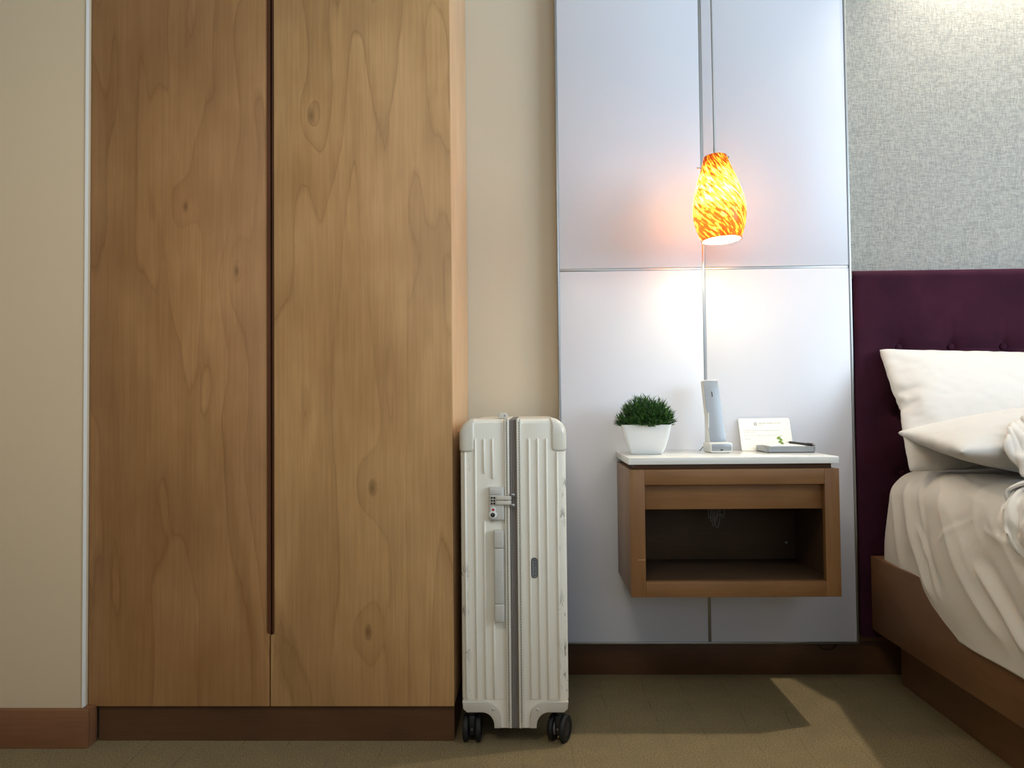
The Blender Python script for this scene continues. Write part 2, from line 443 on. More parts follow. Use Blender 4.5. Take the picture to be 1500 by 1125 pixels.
dr = notch_door('door', LX(-.6515), LX(-.1972), -1, M_door_b)
dl['label'] = 'left door with shade put into its darker veneer colour'; dr['label'] = 'right door with three knots, light put into its paler veneer colour'
M_pull = wood('groove_wood', srgb(112, 72, 46), srgb(98, 60, 38), srgb(70, 40, 24), 3, 'z', lines=.3)
box('finger_pull', LX(-.6642), LX(-.6545), .011, .019, .262, ZC-.004, M_pull, dl)
box('finger_pull', LX(-.6515), LX(-.6418), .013, .019, .262, ZC-.004, M_pull, dr)
bm = bmesh.new()
add_box(bm, LX(-1.1078), LX(-1.0898), .021, .493, .089, ZC-.004); add_box(bm, LX(-1.0898), LX(-.2156), .021, .493, .089, .107)
add_box(bm, LX(-1.0898), LX(-.2156), .475, .493, .107, ZC-.004); add_box(bm, LX(-1.0898), LX(-.2156), .021, .475, ZC-.022, ZC-.004)
finish('carcass', bm, M_maple, wr)
box('side_panel', LX(-.2154), LX(-.1972), .0212, .493, .0889, ZC-.004, M_maple, wr, bev=.001)
box('plinth', LX(-1.087), LX(-.1985), .012, .03, 0, .0885, M_dark, wr)
box('plinth_return', LX(-.2165), LX(-.1985), .0302, .493, 0, .0885, M_dark, wr)
for z in (.35, 1.3, 2.2):
    bm = bmesh.new(); add_box(bm, LX(-.2300), LX(-.2165), .020, .0208, z, z+.05); finish('hinge', bm, M_alu, wr)

# ================================================================== panelling
PF, PB = 2.335, Y1-.003
pn = thing('wall_panelling', 'white laminate wall panelling with aluminium edge strips behind the nightstand', 'panelling', (.529, PF, .1024))
def pan(x0, x1, z0_, z1_): return box('panel', x0-.529, x1-.529, .002, PB-PF, z0_-.1024, z1_-.1024, M_panel, pn, bev=.0012)
xa, xb, xs, zh = .087, .9665, .529, 1.2374
pan(xa+.003, xs-.0045, .109, zh-.004); pan(xs+.0045, xb, .109, zh-.004)
pan(xa+.003, xs-.0045, zh+.004, ZC-.003); pan(xs+.0045, xb, zh+.004, ZC-.003)
def strip(x0, x1, z0_, z1_, y=.0): return box('trim_strip', x0-.529, x1-.529, y, PB-PF, z0_-.1024, z1_-.1024, M_alu, pn, bev=.0008)
strip(.0835, .0895, .1024, ZC-.003, 0); strip(.9670, .9735, .1024, ZC-.003, 0)
strip(.0895, .9670, .1024, .1085, 0)
strip(xs-.0042, xs+.0042, .1088, ZC-.003, .0035)
strip(.0900, xs-.0046, zh-.0037, zh+.0037, .0035); strip(xs+.0046, .9666, zh-.0037, zh+.0037, .0035)

# ================================================================== nightstand
NX, NY = .5295, 2.029
ns = thing('nightstand', 'floating maple nightstand with white top and open compartment', 'nightstand', (NX, NY, .319))
def NB(name, x0, x1, y0, y1, z0_, z1_, mat, bev=.0008, par=None): return box(name, x0-NX, x1-NX, y0-NY, y1-NY, z0_-.319, z1_-.319, mat, par or ns, bev=bev)
NB('frame_stile', .2565, .2955, 2.029, 2.050, .319, .6525, M_stand_v); NB('frame_stile', .7645, .8025, 2.029, 2.050, .319, .6525, M_stand_v)
NB('frame_rail', .2956, .7644, 2.029, 2.050, .319, .3595, M_stand); NB('frame_rail', .2956, .7644, 2.029, 2.050, .6125, .6525, M_stand)
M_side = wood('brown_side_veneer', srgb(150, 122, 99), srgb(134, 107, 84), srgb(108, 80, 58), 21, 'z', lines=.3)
NB('inner_shade_sheet', .7832, .7841, 2.0706, 2.3215, .359, .559, M_stand_in, 0)  # thin added sheet, dark to stand for shade on the inner side
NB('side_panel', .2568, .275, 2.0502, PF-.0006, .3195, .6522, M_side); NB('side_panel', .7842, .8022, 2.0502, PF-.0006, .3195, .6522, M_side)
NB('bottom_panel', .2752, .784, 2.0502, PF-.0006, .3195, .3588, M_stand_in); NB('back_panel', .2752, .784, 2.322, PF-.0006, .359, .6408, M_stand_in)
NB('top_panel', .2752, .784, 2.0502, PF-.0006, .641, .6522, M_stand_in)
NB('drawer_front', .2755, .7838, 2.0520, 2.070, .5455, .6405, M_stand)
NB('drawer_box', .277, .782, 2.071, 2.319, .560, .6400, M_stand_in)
NB('shadow_gap_rail', .271, .7885, 2.045, PF-.0006, .6526, .6656, M_dark)
bm = bmesh.new()
add_prism(bm, [(.2538-NX, .666-.319), (.8032-NX, .666-.319), (.8032-NX, .684-.319), (.2538-NX, .684-.319)], 2.0285-NY, PF-.0006-NY)
bmesh.ops.recalc_face_normals(bm, faces=bm.faces); bmesh.ops.bevel(bm, geom=bm.edges[:], offset=.0012, segments=2, profile=.5, affect='EDGES')
finish('countertop', bm, M_white, ns, sharp=40)['label'] = 'white laminate top'
lathe('screw', [(0, 0), (.0035, 0), (.0035, .002), (0, .0025)], M_alu, ns, 12, Matrix.Translation((.757-NX, 2.3219-NY, .408-.319)) @ Matrix.Rotation(PI/2, 4, 'X'))
bm = bmesh.new(); add_box(bm, .2758-NX, .2952-NX, -.0004, .0002, .4165-.319, .4175-.319); finish('scratch', bm, M_maple, ns)

# cable bundle hanging inside the compartment
bm = bmesh.new()
cx, cy, cz = .516, 2.20, .5598
for k in range(7):
    a0 = random.uniform(-.5, .5); L = random.uniform(.055, .088); w2 = random.uniform(.006, .013); tl = random.uniform(-.25, .35)
    pts = []
    for i in range(17):
        t = 2*PI*i/16
        px = w2*math.sin(t); pz = -L/2*(1-math.cos(t))
        pts.append((cx+k*.0022+px+pz*-tl*.9, cy+.004*math.sin(t+a0)+k*.001, cz-.001+pz))
    add_tube(bm, pts, .0014, 6)
add_tube(bm, [(cx+.002, cy-.006, cz-.046), (cx+.012, cy-.008, cz-.048), (cx+.022, cy-.004, cz-.05), (cx+.020, cy+.008, cz-.05), (cx+.006, cy+.01, cz-.048), (cx-.002, cy+.002, cz-.046), (cx+.002, cy-.006, cz-.046)], .0016, 6)
for dx in (0, .006): add_tube(bm, [(cx+dx-.006, cy, cz), (cx+dx-.004, cy, cz-.01), (cx+dx+.004, cy, cz-.022)], .0014, 6)
tag(finish('charging_cable', bm, M_cord, sharp=60), 'grey cable bundled in loops inside the nightstand compartment', 'cable')
bm = bmesh.new()
pts = [(.885+.028*math.cos(PI+PI*i/14)+.0, 2.352, .104+.024*math.sin(PI+PI*i/14)) for i in range(15)]
add_tube(bm, [(.857, 2.352, .12)]+pts+[(.913, 2.352, .12)], .0016, 6)
add_tube(bm, [(.905, 2.350, .104), (.909, 2.350, .096)], .0045, 8)
tag(finish('power_cord', bm, M_black, sharp=60), 'thin black cord looping out below the white wall panelling', 'cord')

# ================================================================== pendant lamp
PX, PY, PZ = .5306, 2.12, 1.2766       # centre of the shade's mouth
tilt = Euler((math.radians(-1.5), math.radians(-3.0), 0))
pl = thing('pendant_lamp', 'lit amber art glass pendant lamp hanging over the nightstand', 'pendant lamp', (PX, PY, PZ))
TM = tilt.to_matrix().to_4x4()
prof = [(.0545, 0), (.064, .020), (.0715, .045), (.0758, .072), (.0755, .095), (.0715, .125), (.064, .155), (.054, .185), (.0445, .212), (.037, .235), (.034, .245), (.030, .2505), (.010, .252)]
# smooth the profile
pr = np.array(prof); tt = np.linspace(0, len(pr)-1, 48)
def cr(P, t):
    i = int(min(max(math.floor(t), 0), len(P)-2)); f = t-i
    p0, p1, p2, p3 = P[max(i-1, 0)], P[i], P[i+1], P[min(i+2, len(P)-1)]
    return .5*((2*p1)+(-p0+p2)*f+(2*p0-5*p1+4*p2-p3)*f*f+(-p0+3*p1-3*p2+p3)*f**3)
so = [tuple(cr(pr, t)*.948) for t in tt]
bm = bmesh.new(); add_lathe(bm, so, 64); sho = finish('shade', bm, M_shade, pl, smooth=True)
lathe('rim', [(.0535, .0012), (.0535, -.0006), (.0552, -.0010), (.0556, .0012)], plain('amber_rim', srgb(190, 110, 50), .2), pl, 48)
lathe('socket', [(0, .238), (.008, .238), (.014, .21), (.014, .19), (.017, .185), (.017, .150), (0, .150)], M_alu, pl, 24)
lathe('cap', [(0, .244), (.0045, .244), (.006, .242), (.010, .2405), (.010, .2365), (0, .2365)], M_alu, pl, 32)
bl = lathe('bulb', [(0, .016), (.012, .019), (.019, .030), (.021, .05), (.021, .10), (.017, .12), (.013, .15)], M_bulb, pl, 24)
l = bpy.data.lights.new('bulb_beam', 'SPOT'); l.energy = 1.1; l.color = (1, .87, .54); l.spot_size = math.radians(178); l.spot_blend = .15; l.shadow_soft_size = .02
bo = bpy.data.objects.new('bulb_beam', l); COL.objects.link(bo); bo.parent = pl; bo.location = (0, 0, .010)
# stem from the ceiling down, hung at the same slight tilt
zlen = ZC-PZ
tube('stem', [(0, 0, .243), (0, 0, .262)], .0036, M_alu, pl, 12)
top_ = Vector((.5103-PX, PY-PY+.0, ZC-PZ-.003))
for ang, z in ((math.radians(188), .205), (math.radians(300), .218)):
    r_ = .047 if z < .21 else .042
    dv = Vector((math.cos(ang), math.sin(ang), 0)); p = dv*r_+Vector((0, 0, z))
    bm = bmesh.new(); add_tube(bm, [p-dv*.003, p+dv*.006], .0014, 8); add_tube(bm, [p+dv*.005, p+dv*.0075], .003, 10); finish('set_screw', bm, M_chrome, pl, sharp=50)
for c_ in pl.children: c_.matrix_local = TM
tube('stem', [TM @ Vector((0, 0, .258)), top_-Vector((0, 0, .01))], .0028, M_alu, pl, 12)
lathe('ceiling_canopy', [(0, zlen-.02), (.055, zlen-.016), (.06, zlen-.004), (.06, zlen-.001), (0, zlen-.001)], M_alu, pl, 32, Matrix.Translation((top_.x, top_.y, 0)))


# ================================================================== things on the nightstand
ZT = .6841
pp = thing('potted_plant', 'artificial green tuft plant in a square white ceramic pot', 'plant', (.3265, 2.205, ZT), rot=(0, 0, math.radians(-7)))
def sq(hw, z, r, n=6):
    pts = []
    for cx_, cy_, a0 in ((1, 1, 0), (-1, 1, PI/2), (-1, -1, PI), (1, -1, 3*PI/2)):
        for k in range(n+1):
            a = a0+PI/2*k/n
            pts.append((cx_*(hw-r)+r*math.cos(a), cy_*(hw-r)+r*math.sin(a), z))
    return pts
bm = bmesh.new(); rings = []
H_ = .084
for hw, z, r in [(.030, 0, .006), (.0425, 0, .008), (.0452, .002, .009), (.0500, .012, .010), (.0560, .028, .011), (.0612, .046, .012), (.0655, .064, .012), (.0690, .080, .012), (.0695, H_, .012), (.0675, H_, .011), (.0655, .080, .011), (.058, .05, .01), (.052, .04, .01)]:
    rings.append([bm.verts.new(p) for p in sq(hw, z, r)])
for a, b in zip(rings, rings[1:]):
    n = len(a)
    for k in range(n): bm.faces.new((a[k], a[(k+1) % n], b[(k+1) % n], b[k]))
bm.faces.new(rings[0][::-1]); bm.faces.new(rings[-1])
finish('pot', bm, M_ceramic, pp, sharp=50)
bm = bmesh.new(); bmesh.ops.create_grid(bm, x_segments=6, y_segments=6, size=.0635)
for v in bm.verts: v.co.z = .0755+random.uniform(-.002, .002)
finish('soil', bm, plain('dark_soil', srgb(34, 34, 24), .95), pp)
def leafmat():
    m = NT('dark_green_plastic_leaf')
    g = m.t.nodes.new('ShaderNodeNewGeometry')
    rnd = g.outputs['Random Per Island']
    m.base(m.ramp(rnd, [(0, srgb(24, 52, 22)), (.5, srgb(44, 84, 34)), (1, srgb(84, 128, 50))])); m.set(Roughness=.42, Specular_IOR_Level=.4); return m.m
vs, fs = [], []
def sprig(base, d, L, wdt):
    side = d.cross(Vector((random.uniform(-1, 1), random.uniform(-1, 1), random.uniform(-1, 1)))).normalized(); nrm = d.cross(side)
    bend = Vector((random.uniform(-.4, .4), random.uniform(-.4, .4), random.uniform(-.15, .4)))*L
    i0 = len(vs)
    for t, w_ in ((0, .5), (.35, 1), (.7, .75)):
        c = base+d*L*t+bend*t*t*.6
        vs.append(c-side*wdt*w_+nrm*wdt*.4); vs.append(c-nrm*wdt*.2); vs.append(c+side*wdt*w_+nrm*wdt*.4)
    vs.append(base+d*L+bend*.6)
    for k in (0, 3): fs.append((i0+k, i0+k+1, i0+k+4, i0+k+3)); fs.append((i0+k+1, i0+k+2, i0+k+5, i0+k+4))
    fs.append((i0+6, i0+7, i0+9)); fs.append((i0+7, i0+8, i0+9))
for k in range(430):
    # stalks reaching a dome surface, each with leaflets
    th = random.uniform(0, 2*PI); ph = math.acos(random.uniform(.02, 1))
    dome = Vector((.078*math.sin(ph)*math.cos(th), .078*math.sin(ph)*math.sin(th), .080*math.cos(ph)+.078))
    root = Vector((dome.x*.35, dome.y*.35, .075)); dd = (dome-root)
    sc_ = random.uniform(.80, 1.08)
    for j in range(15):
        t = random.uniform(.45, 1.0)*sc_; p = root+dd*t
        d = (dd.normalized()*.7+Vector((random.gauss(0, .5), random.gauss(0, .5), random.gauss(.25, .45)))).normalized()
        if p.z < .084: d.z = abs(d.z)*.5+.05
        sprig(p, d, random.uniform(.011, .023), random.uniform(.0007, .0014))
vs = [Vector((v.x, v.y, max(v.z, .0775))) for v in vs]
me = bpy.data.meshes.new('foliage'); me.from_pydata(vs, [], fs)
fo = link('foliage', me, leafmat(), pp); fo['kind'] = 'stuff'

# phone
ph = thing('telephone', 'slim silver and white telephone handset standing upright in its base', 'telephone', (.5385, 2.235, ZT), rot=(0, 0, math.radians(7)))
ph.scale = (.94, 1, 1)
prism('base', [(-.034, .004), (-.030, .0012), (.030, .0012), (.034, .004), (.0345, .026), (.030, .029), (-.030, .029), (-.0345, .026)], -.028, .035, M_wplas, ph, bev=.001)
box('base_front', -.031, .031, -.0292, -.0275, .0055, .0255, M_silver, ph, bev=.0006)
for x in (-.024, .024): box('foot', x-.004, x+.004, -.020, -.012, 0, .0015, M_black, ph)
box('badge', -.004, .004, -.0297, -.0291, .0065, .0105, M_caststem, ph)
hs = bpy.data.objects.new('handset', None)
# the handset leans back in its cradle
def lean(bm, ang=-11, shear=-.02):
    c, s = math.cos(math.radians(ang)), math.sin(math.radians(ang))
    for v in bm.verts:
        z = v.co.z-.028; y = v.co.y
        v.co = Vector((v.co.x+(z*-.04-.004), y*c-z*s*1.0-.006, .028+z*c+y*s))
def body(x0b, x1b, x0t, x1t, ya, yb, z0_, z1_, bev):
    bm = bmesh.new(); n = 10
    pa = [(x0b+(x0t-x0b)*i/n, z0_+(z1_-z0_)*i/n) for i in range(n+1)]; pb = [(x1b+(x1t-x1b)*i/n, z0_+(z1_-z0_)*i/n) for i in range(n, -1, -1)]
    add_prism(bm, pa+pb, ya, yb); bmesh.ops.recalc_face_normals(bm, faces=bm.faces)
    es = [e for e in bm.edges if e.calc_face_angle(0) > math.radians(40)]
    bmesh.ops.bevel(bm, geom=es, offset=bev, segments=3, profile=.5, affect='EDGES'); return bm
bm = body(-.027, .029, -.0245, .0255, -.003, .016, .026, .214, .003); lean(bm); hb = finish('handset', bm, M_wplas, ph, sharp=40)
bm = body(-.0235, .0265, -.0230, .0240, -.0046, -.0028, .030, .212, .0008); lean(bm); finish('face_plate', bm, M_silver, hb, sharp=40)
bm = bmesh.new(); add_box(bm, -.0015, .0015, -.0052, -.0044, .163, .178); lean(bm); finish('earpiece_slot', bm, M_dkline, hb)
bm = bmesh.new(); add_box(bm, -.030, -.0275, -.002, .03, .028, .115, .001); add_box(bm, -.0275, .028, .026, .03, .028, .09, .001); finish('cradle', bm, M_wplas, ph, sharp=40)
# its cord, down the back of the cradle
tube('cord', [(-.030, .034, .02), (-.034, .045, .010), (-.036, .055, .003), (-.03, .075, .0025)], .0016, M_cord, ph, 6)

# card leaning on the panelling
cd = thing('card', 'white printed hotel card leaning against panelling behind the memo tray', 'card', (.6995, 2.293, ZT), rot=(math.radians(-21.5), 0, 0))
cw, ch, r_ = .0765, .1025, .006
pts = []
for cx_, cz_, a0 in ((cw-r_, 0.0005, None), (cw-r_, ch-r_, 0), (-cw+r_, ch-r_, PI/2), (-cw+r_, .0005, None)):
    if a0 is None: pts.append((math.copysign(cw, cx_), cz_))
    else: pts += [(cx_+r_*math.cos(a0+PI/2*k/5), cz_+r_*math.sin(a0+PI/2*k/5)) for k in range(6)]
prism('sheet', pts, 0, .0009, M_paper, cd)
def print_on(parent, name, s, size, x, z, mat, y=-.0002, align='LEFT', rotz=0, spacing=1):
    me = text_mesh(s, size, 0, align, spacing)
    M = Matrix.Translation((x, y, z)) @ Matrix.Rotation(PI/2, 4, 'X') @ Matrix.Rotation(rotz, 4, 'Z')
    me.transform(M); return link(name, me, mat, parent)
print_on(cd, 'lettering', 'GINGER GREEN HOTEL', .0062, -.018, .0865, M_ink, spacing=1.05)
print_on(cd, 'lettering', 'Taipei City', .0035, -.018, .0800, M_ink)
print_on(cd, 'lettering', 'In support of our green initiative, housekeeping will only replace', .0041, -.064, .0640, M_ink)
print_on(cd, 'lettering', 'linens left on the floor.', .0041, -.064, .0585, M_ink)
print_on(cd, 'lettering', 'Place this card on your pillow if you would like your sheets changed.', .0041, -.064, .0480, M_ink)
print_on(cd, 'lettering', 'Thank you.', .0043, -.064, .0370, M_ink)
bm = bmesh.new()
for i in range(3):
    for j in range(3):
        if (i, j) != (1, 1): add_box(bm, -.031+i*.0029, -.0286+i*.0029, -.0004, -.0001, .0795+j*.0033, .0823+j*.0033)
finish('emblem', bm, M_ink, cd)
bm = bmesh.new()
for (ax, az, rx, rz, t) in ((.037, .040, .0065, .0040, .5), (.043, .034, .0055, .0038, -.5), (.0395, .0275, .0055, .0034, .2), (.045, .0225, .0048, .0042, -.3)):
    vv = []
    for k in range(12):
        a = 2*PI*k/12; p = (rx*math.cos(a), rz*math.sin(a)*(1-.3*math.cos(a)))
        vv.append(bm.verts.new((ax+p[0]*math.cos(t)-p[1]*math.sin(t), -.0003, az+p[0]*math.sin(t)+p[1]*math.cos(t))))
    bm.faces.new(vv)
finish('leaf_print', bm, M_green, cd)

# memo tray with pad, and a pen
tr = thing('memo_tray', 'low silver tray holding a white memo pad at the nightstand right end', 'tray', (.7345, 2.2425, ZT))
tx, ty = .0685, .0535
outer = [(-tx+.006, -ty), (tx-.006, -ty), (tx, -ty+.006), (tx, ty), (-tx, ty), (-tx, -ty+.006)]
bm = bmesh.new()
def poly_slab(bm, pts, z0_, z1_):
    a = [bm.verts.new((x, y, z0_)) for x, y in pts]; b = [bm.verts.new((x, y, z1_)) for x, y in pts]
    bm.faces.new(a[::-1]); bm.faces.new(b)
    for i in range(len(pts)): j = (i+1) % len(pts); bm.faces.new((a[i], a[j], b[j], b[i]))
poly_slab(bm, outer, .0022, .0165); bmesh.ops.recalc_face_normals(bm, faces=bm.faces)
top = [f_ for f_ in bm.faces if f_.normal.z > .9]
bmesh.ops.inset_region(bm, faces=top, thickness=.0035); 
for f_ in top:
    for v in f_.verts: v.co.z -= .006
finish('tray', bm, M_silver, tr, sharp=30)
bm = bmesh.new(); poly_slab(bm, [(x*.97, y*.97) for x, y in outer], 0, .0022); finish('base', bm, M_black, tr)
bm = bmesh.new(); poly_slab(bm, [(x*.93, y*.92) for x, y in outer], .0105, .0135); finish('lining', bm, M_leather, tr)
md = thing('memo_pad', 'blank white memo pad lying in the silver tray', 'notepad', (.7275, 2.238, ZT+.0137), rot=(0, 0, math.radians(-2)))
for k in range(5): box('sheet', -.050, .050, -.040, .044, .0011*k, .0011*k+.0009, M_paper, md)
pe = thing('pen', 'black pen with silver tip lying across the memo pad', 'pen', (.781, 2.240, ZT+.0228), rot=(0, math.radians(2), math.radians(-66)))
Mx = Matrix.Rotation(PI/2, 4, 'Y')
lathe('barrel', [(0, -.050), (.0030, -.050), (.0034, -.046), (.0034, .020), (.0042, .021), (.0042, .040), (.0036, .044), (0, .044)], M_black, pe, 16, Mx)
lathe('tip', [(0, .0535), (.0009, .0535), (.0028, .046), (.0032, .0441), (0, .0441)], M_chrome, pe, 16, Mx)
box('clip', -.048, -.022, -.001, .001, .0036, .0046, M_chrome, pe)
lathe('button', [(0, -.058), (.0018, -.058), (.002, -.0501), (0, -.0501)], M_chrome, pe, 12, Mx)

# ================================================================== suitcase
SX, SY = -.0470, 1.880
sc = thing('suitcase', 'scuffed cream hardshell suitcase on black wheels standing beside the wardrobe', 'suitcase', (SX, SY, 0))
SD = .440         # depth of the case
def shell_mesh(xo, xi, sgn, zt, zb, R, y0, y1, rb):
    """half case: convex rounded outline, front and back edges rolled over by rb"""
    cxm, czm = (xo+xi)/2, (zt+zb)/2
    W2, H2 = abs(xo-xi)/2, (zt-zb)/2
    def outline(ins):
        pts = []
        for (ex, ez, a0, r) in ((1, 1, 0, R), (-1, 1, PI/2, .003), (-1, -1, PI, .003), (1, -1, 3*PI/2, .012)):
            # ex=+1 is the outer side
            inx = ins*2.0 if ex > 0 else min(ins, .0005)
            rr_ = max(r-ins*.55, .0015)
            for k in range(9):
                a = a0+PI/2*k/8
                lx = ex*(W2-inx-rr_)+rr_*math.cos(a); lz = ez*(H2-ins-rr_)+rr_*math.sin(a)
                pts.append((cxm+sgn*lx, czm+lz))
        return pts
    bm = bmesh.new(); rings = []
    prof = [(y0+rb*(1-math.sin(PI/2*k/6)), rb*(1-math.cos(PI/2*k/6))) for k in range(6, -1, -1)]+[(y1-rb+rb*math.sin(PI/2*k/6), rb*(1-math.cos(PI/2*k/6))) for k in range(7)]
    for y, ins in prof: rings.append([bm.verts.new((x, y, z)) for x, z in outline(ins)])
    for a, b in zip(rings, rings[1:]):
        n = len(a)
        for k in range(n): bm.faces.new((a[k], a[(k+1) % n], b[(k+1) % n], b[k]))
    bm.faces.new(rings[0]); bm.faces.new(rings[-1][::-1])
    # leg beside the zip, down between the wheel arches
    ax = xo-sgn*.055
    pts = [(xi, .112), (xi, .0415), (ax-sgn*.030, .0415)]+[(ax-sgn*.030*math.cos(PI/2*k/6), .070+.034*math.sin(PI/2*k/6)) for k in range(7)]+[(ax, .112)]
    add_prism(bm, pts, y0+.0006, y1-.001)
    return bm
def make_half(sgn):
    xo = sgn*.1300; xi = sgn*.0085
    bm = shell_mesh(xo, xi, sgn, .7925, .100, .040, .004, SD, .012)
    sh = finish('shell', bm, M_shell, sc, sharp=45)
    # raised ribs on the front
    spec = {-1: ((-.1180, .712, .110), (-.0925, .745, .110), (-.0710, .745, .658), (-.0500, .745, .645), (-.0710, .545, .110), (-.0500, .545, .540), (-.0500, .30, .110)),
             1: ((.0395, .745, .110), (.0610, .745, .110), (.0820, .745, .110), (.1080, .712, .110))}[sgn]
    for x, zt, zb in spec:
        bm = bmesh.new(); w2, hh = .0034, .0048
        prof = [(-w2, .0005), (-w2*.55, -hh*.8), (0, -hh), (w2*.55, -hh*.8), (w2, .0005)]
        zs = [(zb, .0), (zb+.001, .55), (zb+.004, 1), (zt-.004, 1), (zt-.001, .55), (zt, .0)]
        R_ = [[bm.verts.new((x+px*max(s, .25), .004+py*s+.0003, z)) for px, py in prof] for z, s in zs]
        for a, b in zip(R_, R_[1:]):
            for k in range(4): bm.faces.new((a[k], a[k+1], b[k+1], b[k]))
        finish('rib', bm, M_shell, sh, smooth=True)
    # zip border: two bands and a row of stitches beside the gap
    bx0, bx1 = sorted((sgn*.0088, sgn*.0152)); cx0, cx1 = sorted((sgn*.0156, sgn*.0210))
    for a, b, yo in ((bx0, bx1, -.0050), (cx0, cx1, -.0035)):
        box('zip_border', a, b, yo, .012, .0435, .7935-(.001 if yo > -.004 else 0), M_guard, sh, bev=.002, seg=3)
    bm = bmesh.new(); zz = .06
    while zz < .785:
        add_box(bm, sgn*.0148-.0005, sgn*.0148+.0005, -.0055, -.0048, zz, zz+.0040); zz += .0068
    st = finish('stitching', bm, M_stitch, sh); st['kind'] = 'stuff'
    # corner guard
    g = .0022; gx0, gx1, gz0, gz1 = .0365, .0, .711, .7925+g
    def gout(ins):
        pts = []; Rg = .041-ins; W_ = .0365+g-2*ins
        ccx, ccz = .041, gz1-.041                       # arc centre, measured inwards from the outer face
        in2 = ins*.3; am = math.acos(max(-1, min(1, (.041-(.0365+g-in2))/Rg)))
        for k in range(13):
            a = am*k/12; pts.append((ccx-Rg*math.cos(a), ccz+Rg*math.sin(a)))
        for (ix, a0, r) in ((.0365+g-in2, PI, .011), (ins, 3*PI/2, .009)):
            rr_ = max(r-in2, .001)
            for k in range(9):
                a = a0+PI/2*k/8
                qx = (ix-rr_-rr_*math.cos(a)) if a0 == PI else (ix+rr_-rr_*math.cos(a))
                pts.append((qx+(2*rr_*math.cos(a) if False else 0), gz0+in2+rr_+rr_*math.sin(a)))
        # inner corner arc must run from the inner side down to the bottom edge
        return [(xo+sgn*g-sgn*x, z) for x, z in pts]
    bm = bmesh.new(); rings = []
    for y, ins in ((-.0006, .020), (-.0002, .016), (.0008, .011), (.0028, .0065), (.0060, .0028), (.0100, .0008), (.0140, 0), (.055, 0)): rings.append([bm.verts.new((x, y, z)) for x, z in gout(ins)])
    for a, b in zip(rings, rings[1:]):
        n = len(a)
        for k in range(n): bm.faces.new((a[k], a[(k+1) % n], b[(k+1) % n], b[k]))
    bm.faces.new(rings[0]); bm.faces.new(rings[-1][::-1])
    finish('corner_guard', bm, M_guard, sc, sharp=50)
    # wheel-arch bumper
    ax = xo-sgn*.055
    out, inn = [], []
    out.append((xo-sgn*.001, .1075)); out.append((xo-sgn*.003, .106))
    out.append((ax+sgn*.0, .106))
    for k in range(1, 9):
        a = PI/2*k/8; out.append((ax-sgn*.0395*math.sin(a), .066+.040*math.cos(a)))
    out.append((ax-sgn*.0395, .0425))
    inn.append((ax-sgn*.0235, .0425))
    for k in range(8, 0, -1):
        a = PI/2*k/8; inn.append((ax+sgn*.004-sgn*.0275*math.sin(a), .048+.032*math.cos(a)))
    inn.append((ax+sgn*.004, .0805)); inn.append((xo-sgn*.012, .0805)); inn.append((xo-sgn*.003, .089))
    add = out+inn
    prism('arch_bumper', add, -.0018, .085, M_trim, sc, bev=.0016, seg=3)
    lathe('stud', [(0, .0028), (.002, .0025), (.0036, .0008), (.0036, 0)], M_trim, sc, 14, Matrix.Translation((ax-sgn*.021, -.0016, .0885)) @ Matrix.Rotation(PI/2, 4, 'X'))
    # caster mounts
    for y, rz in ((.030, {-1: 0, 1: -24}[sgn]), (SD-.045, 15*sgn)):
        cs = bpy.data.objects.new('caster', None); COL.objects.link(cs); cs.parent = sc
        cs.location = (xo-sgn*.0225, y, 0); cs.rotation_euler = (0, 0, math.radians(rz))
        bm = bmesh.new(); add_tube(bm, [(0, .0, .082), (0, .0, .070)], .013, 16); add_tube(bm, [(0, 0, .070), (0, 0, .060)], .0085, 14)
        add_box(bm, -.0085, .0085, -.013, .020, .016, .066, .005, 3); finish('caster_fork', bm, M_caststem, cs, sharp=45)
        for wx in (-.0155, .0155):
            Mw = Matrix.Translation((wx, .0, .0325)) @ Matrix.Rotation(PI/2, 4, 'Y')
            wo = lathe('wheel', [(.019, -.0064), (.0285, -.0066), (.0318, -.0045), (.0325, 0), (.0318, .0045), (.0285, .0066), (.019, .0064)], M_tyre, cs, 36, Mw)
            # hub disc on both faces
            bm = bmesh.new(); add_lathe(bm, [(0, -.006), (.004, -.0064), (.0188, -.0052), (.0188, .0052), (.004, .0064), (0, .006)], 24, Mw)
            finish('wheel_hub', bm, M_trim if (wx < 0 and sgn > 0) else M_caststem, cs, sharp=40)
        lathe('axle_cap', [(0, .0012), (.0025, .001), (.003, 0)], M_alu, cs, 10, Matrix.Translation((0, -.0132, .032)) @ Matrix.Rotation(PI/2, 4, 'X'))
make_half(-1); make_half(1)
# zip tape in the middle, closed round the case
bm = bmesh.new(); add_box(bm, -.0084, .0084, .003, SD-.001, .0415, .7905)
finish('zip_tape', bm, M_zip, sc)
for x in (-.0045, 0, .0045): tube('zip_cord', [(x, .0028, .043), (x, .0028, .788)], .0017, M_zip, sc, 8)
# top grab handle
prism('top_handle', [(-.036, .7935), (-.036, .8035), (-.032, .8075), (-.018, .8075), (-.0145, .8035), (-.0145, .7935)], .02, .045, M_trim, sc, bev=.0015)
box('telescopic_handle', -.0345, -.0160, .0455, .21, .7935, .8035, M_trim, sc, bev=.003)
lathe('handle_pin', [(0, .0012), (.0022, .001), (.0026, 0)], M_alu, sc, 12, Matrix.Translation((-.0188, .0195, .8005)) @ Matrix.Rotation(PI/2, 4, 'X'))
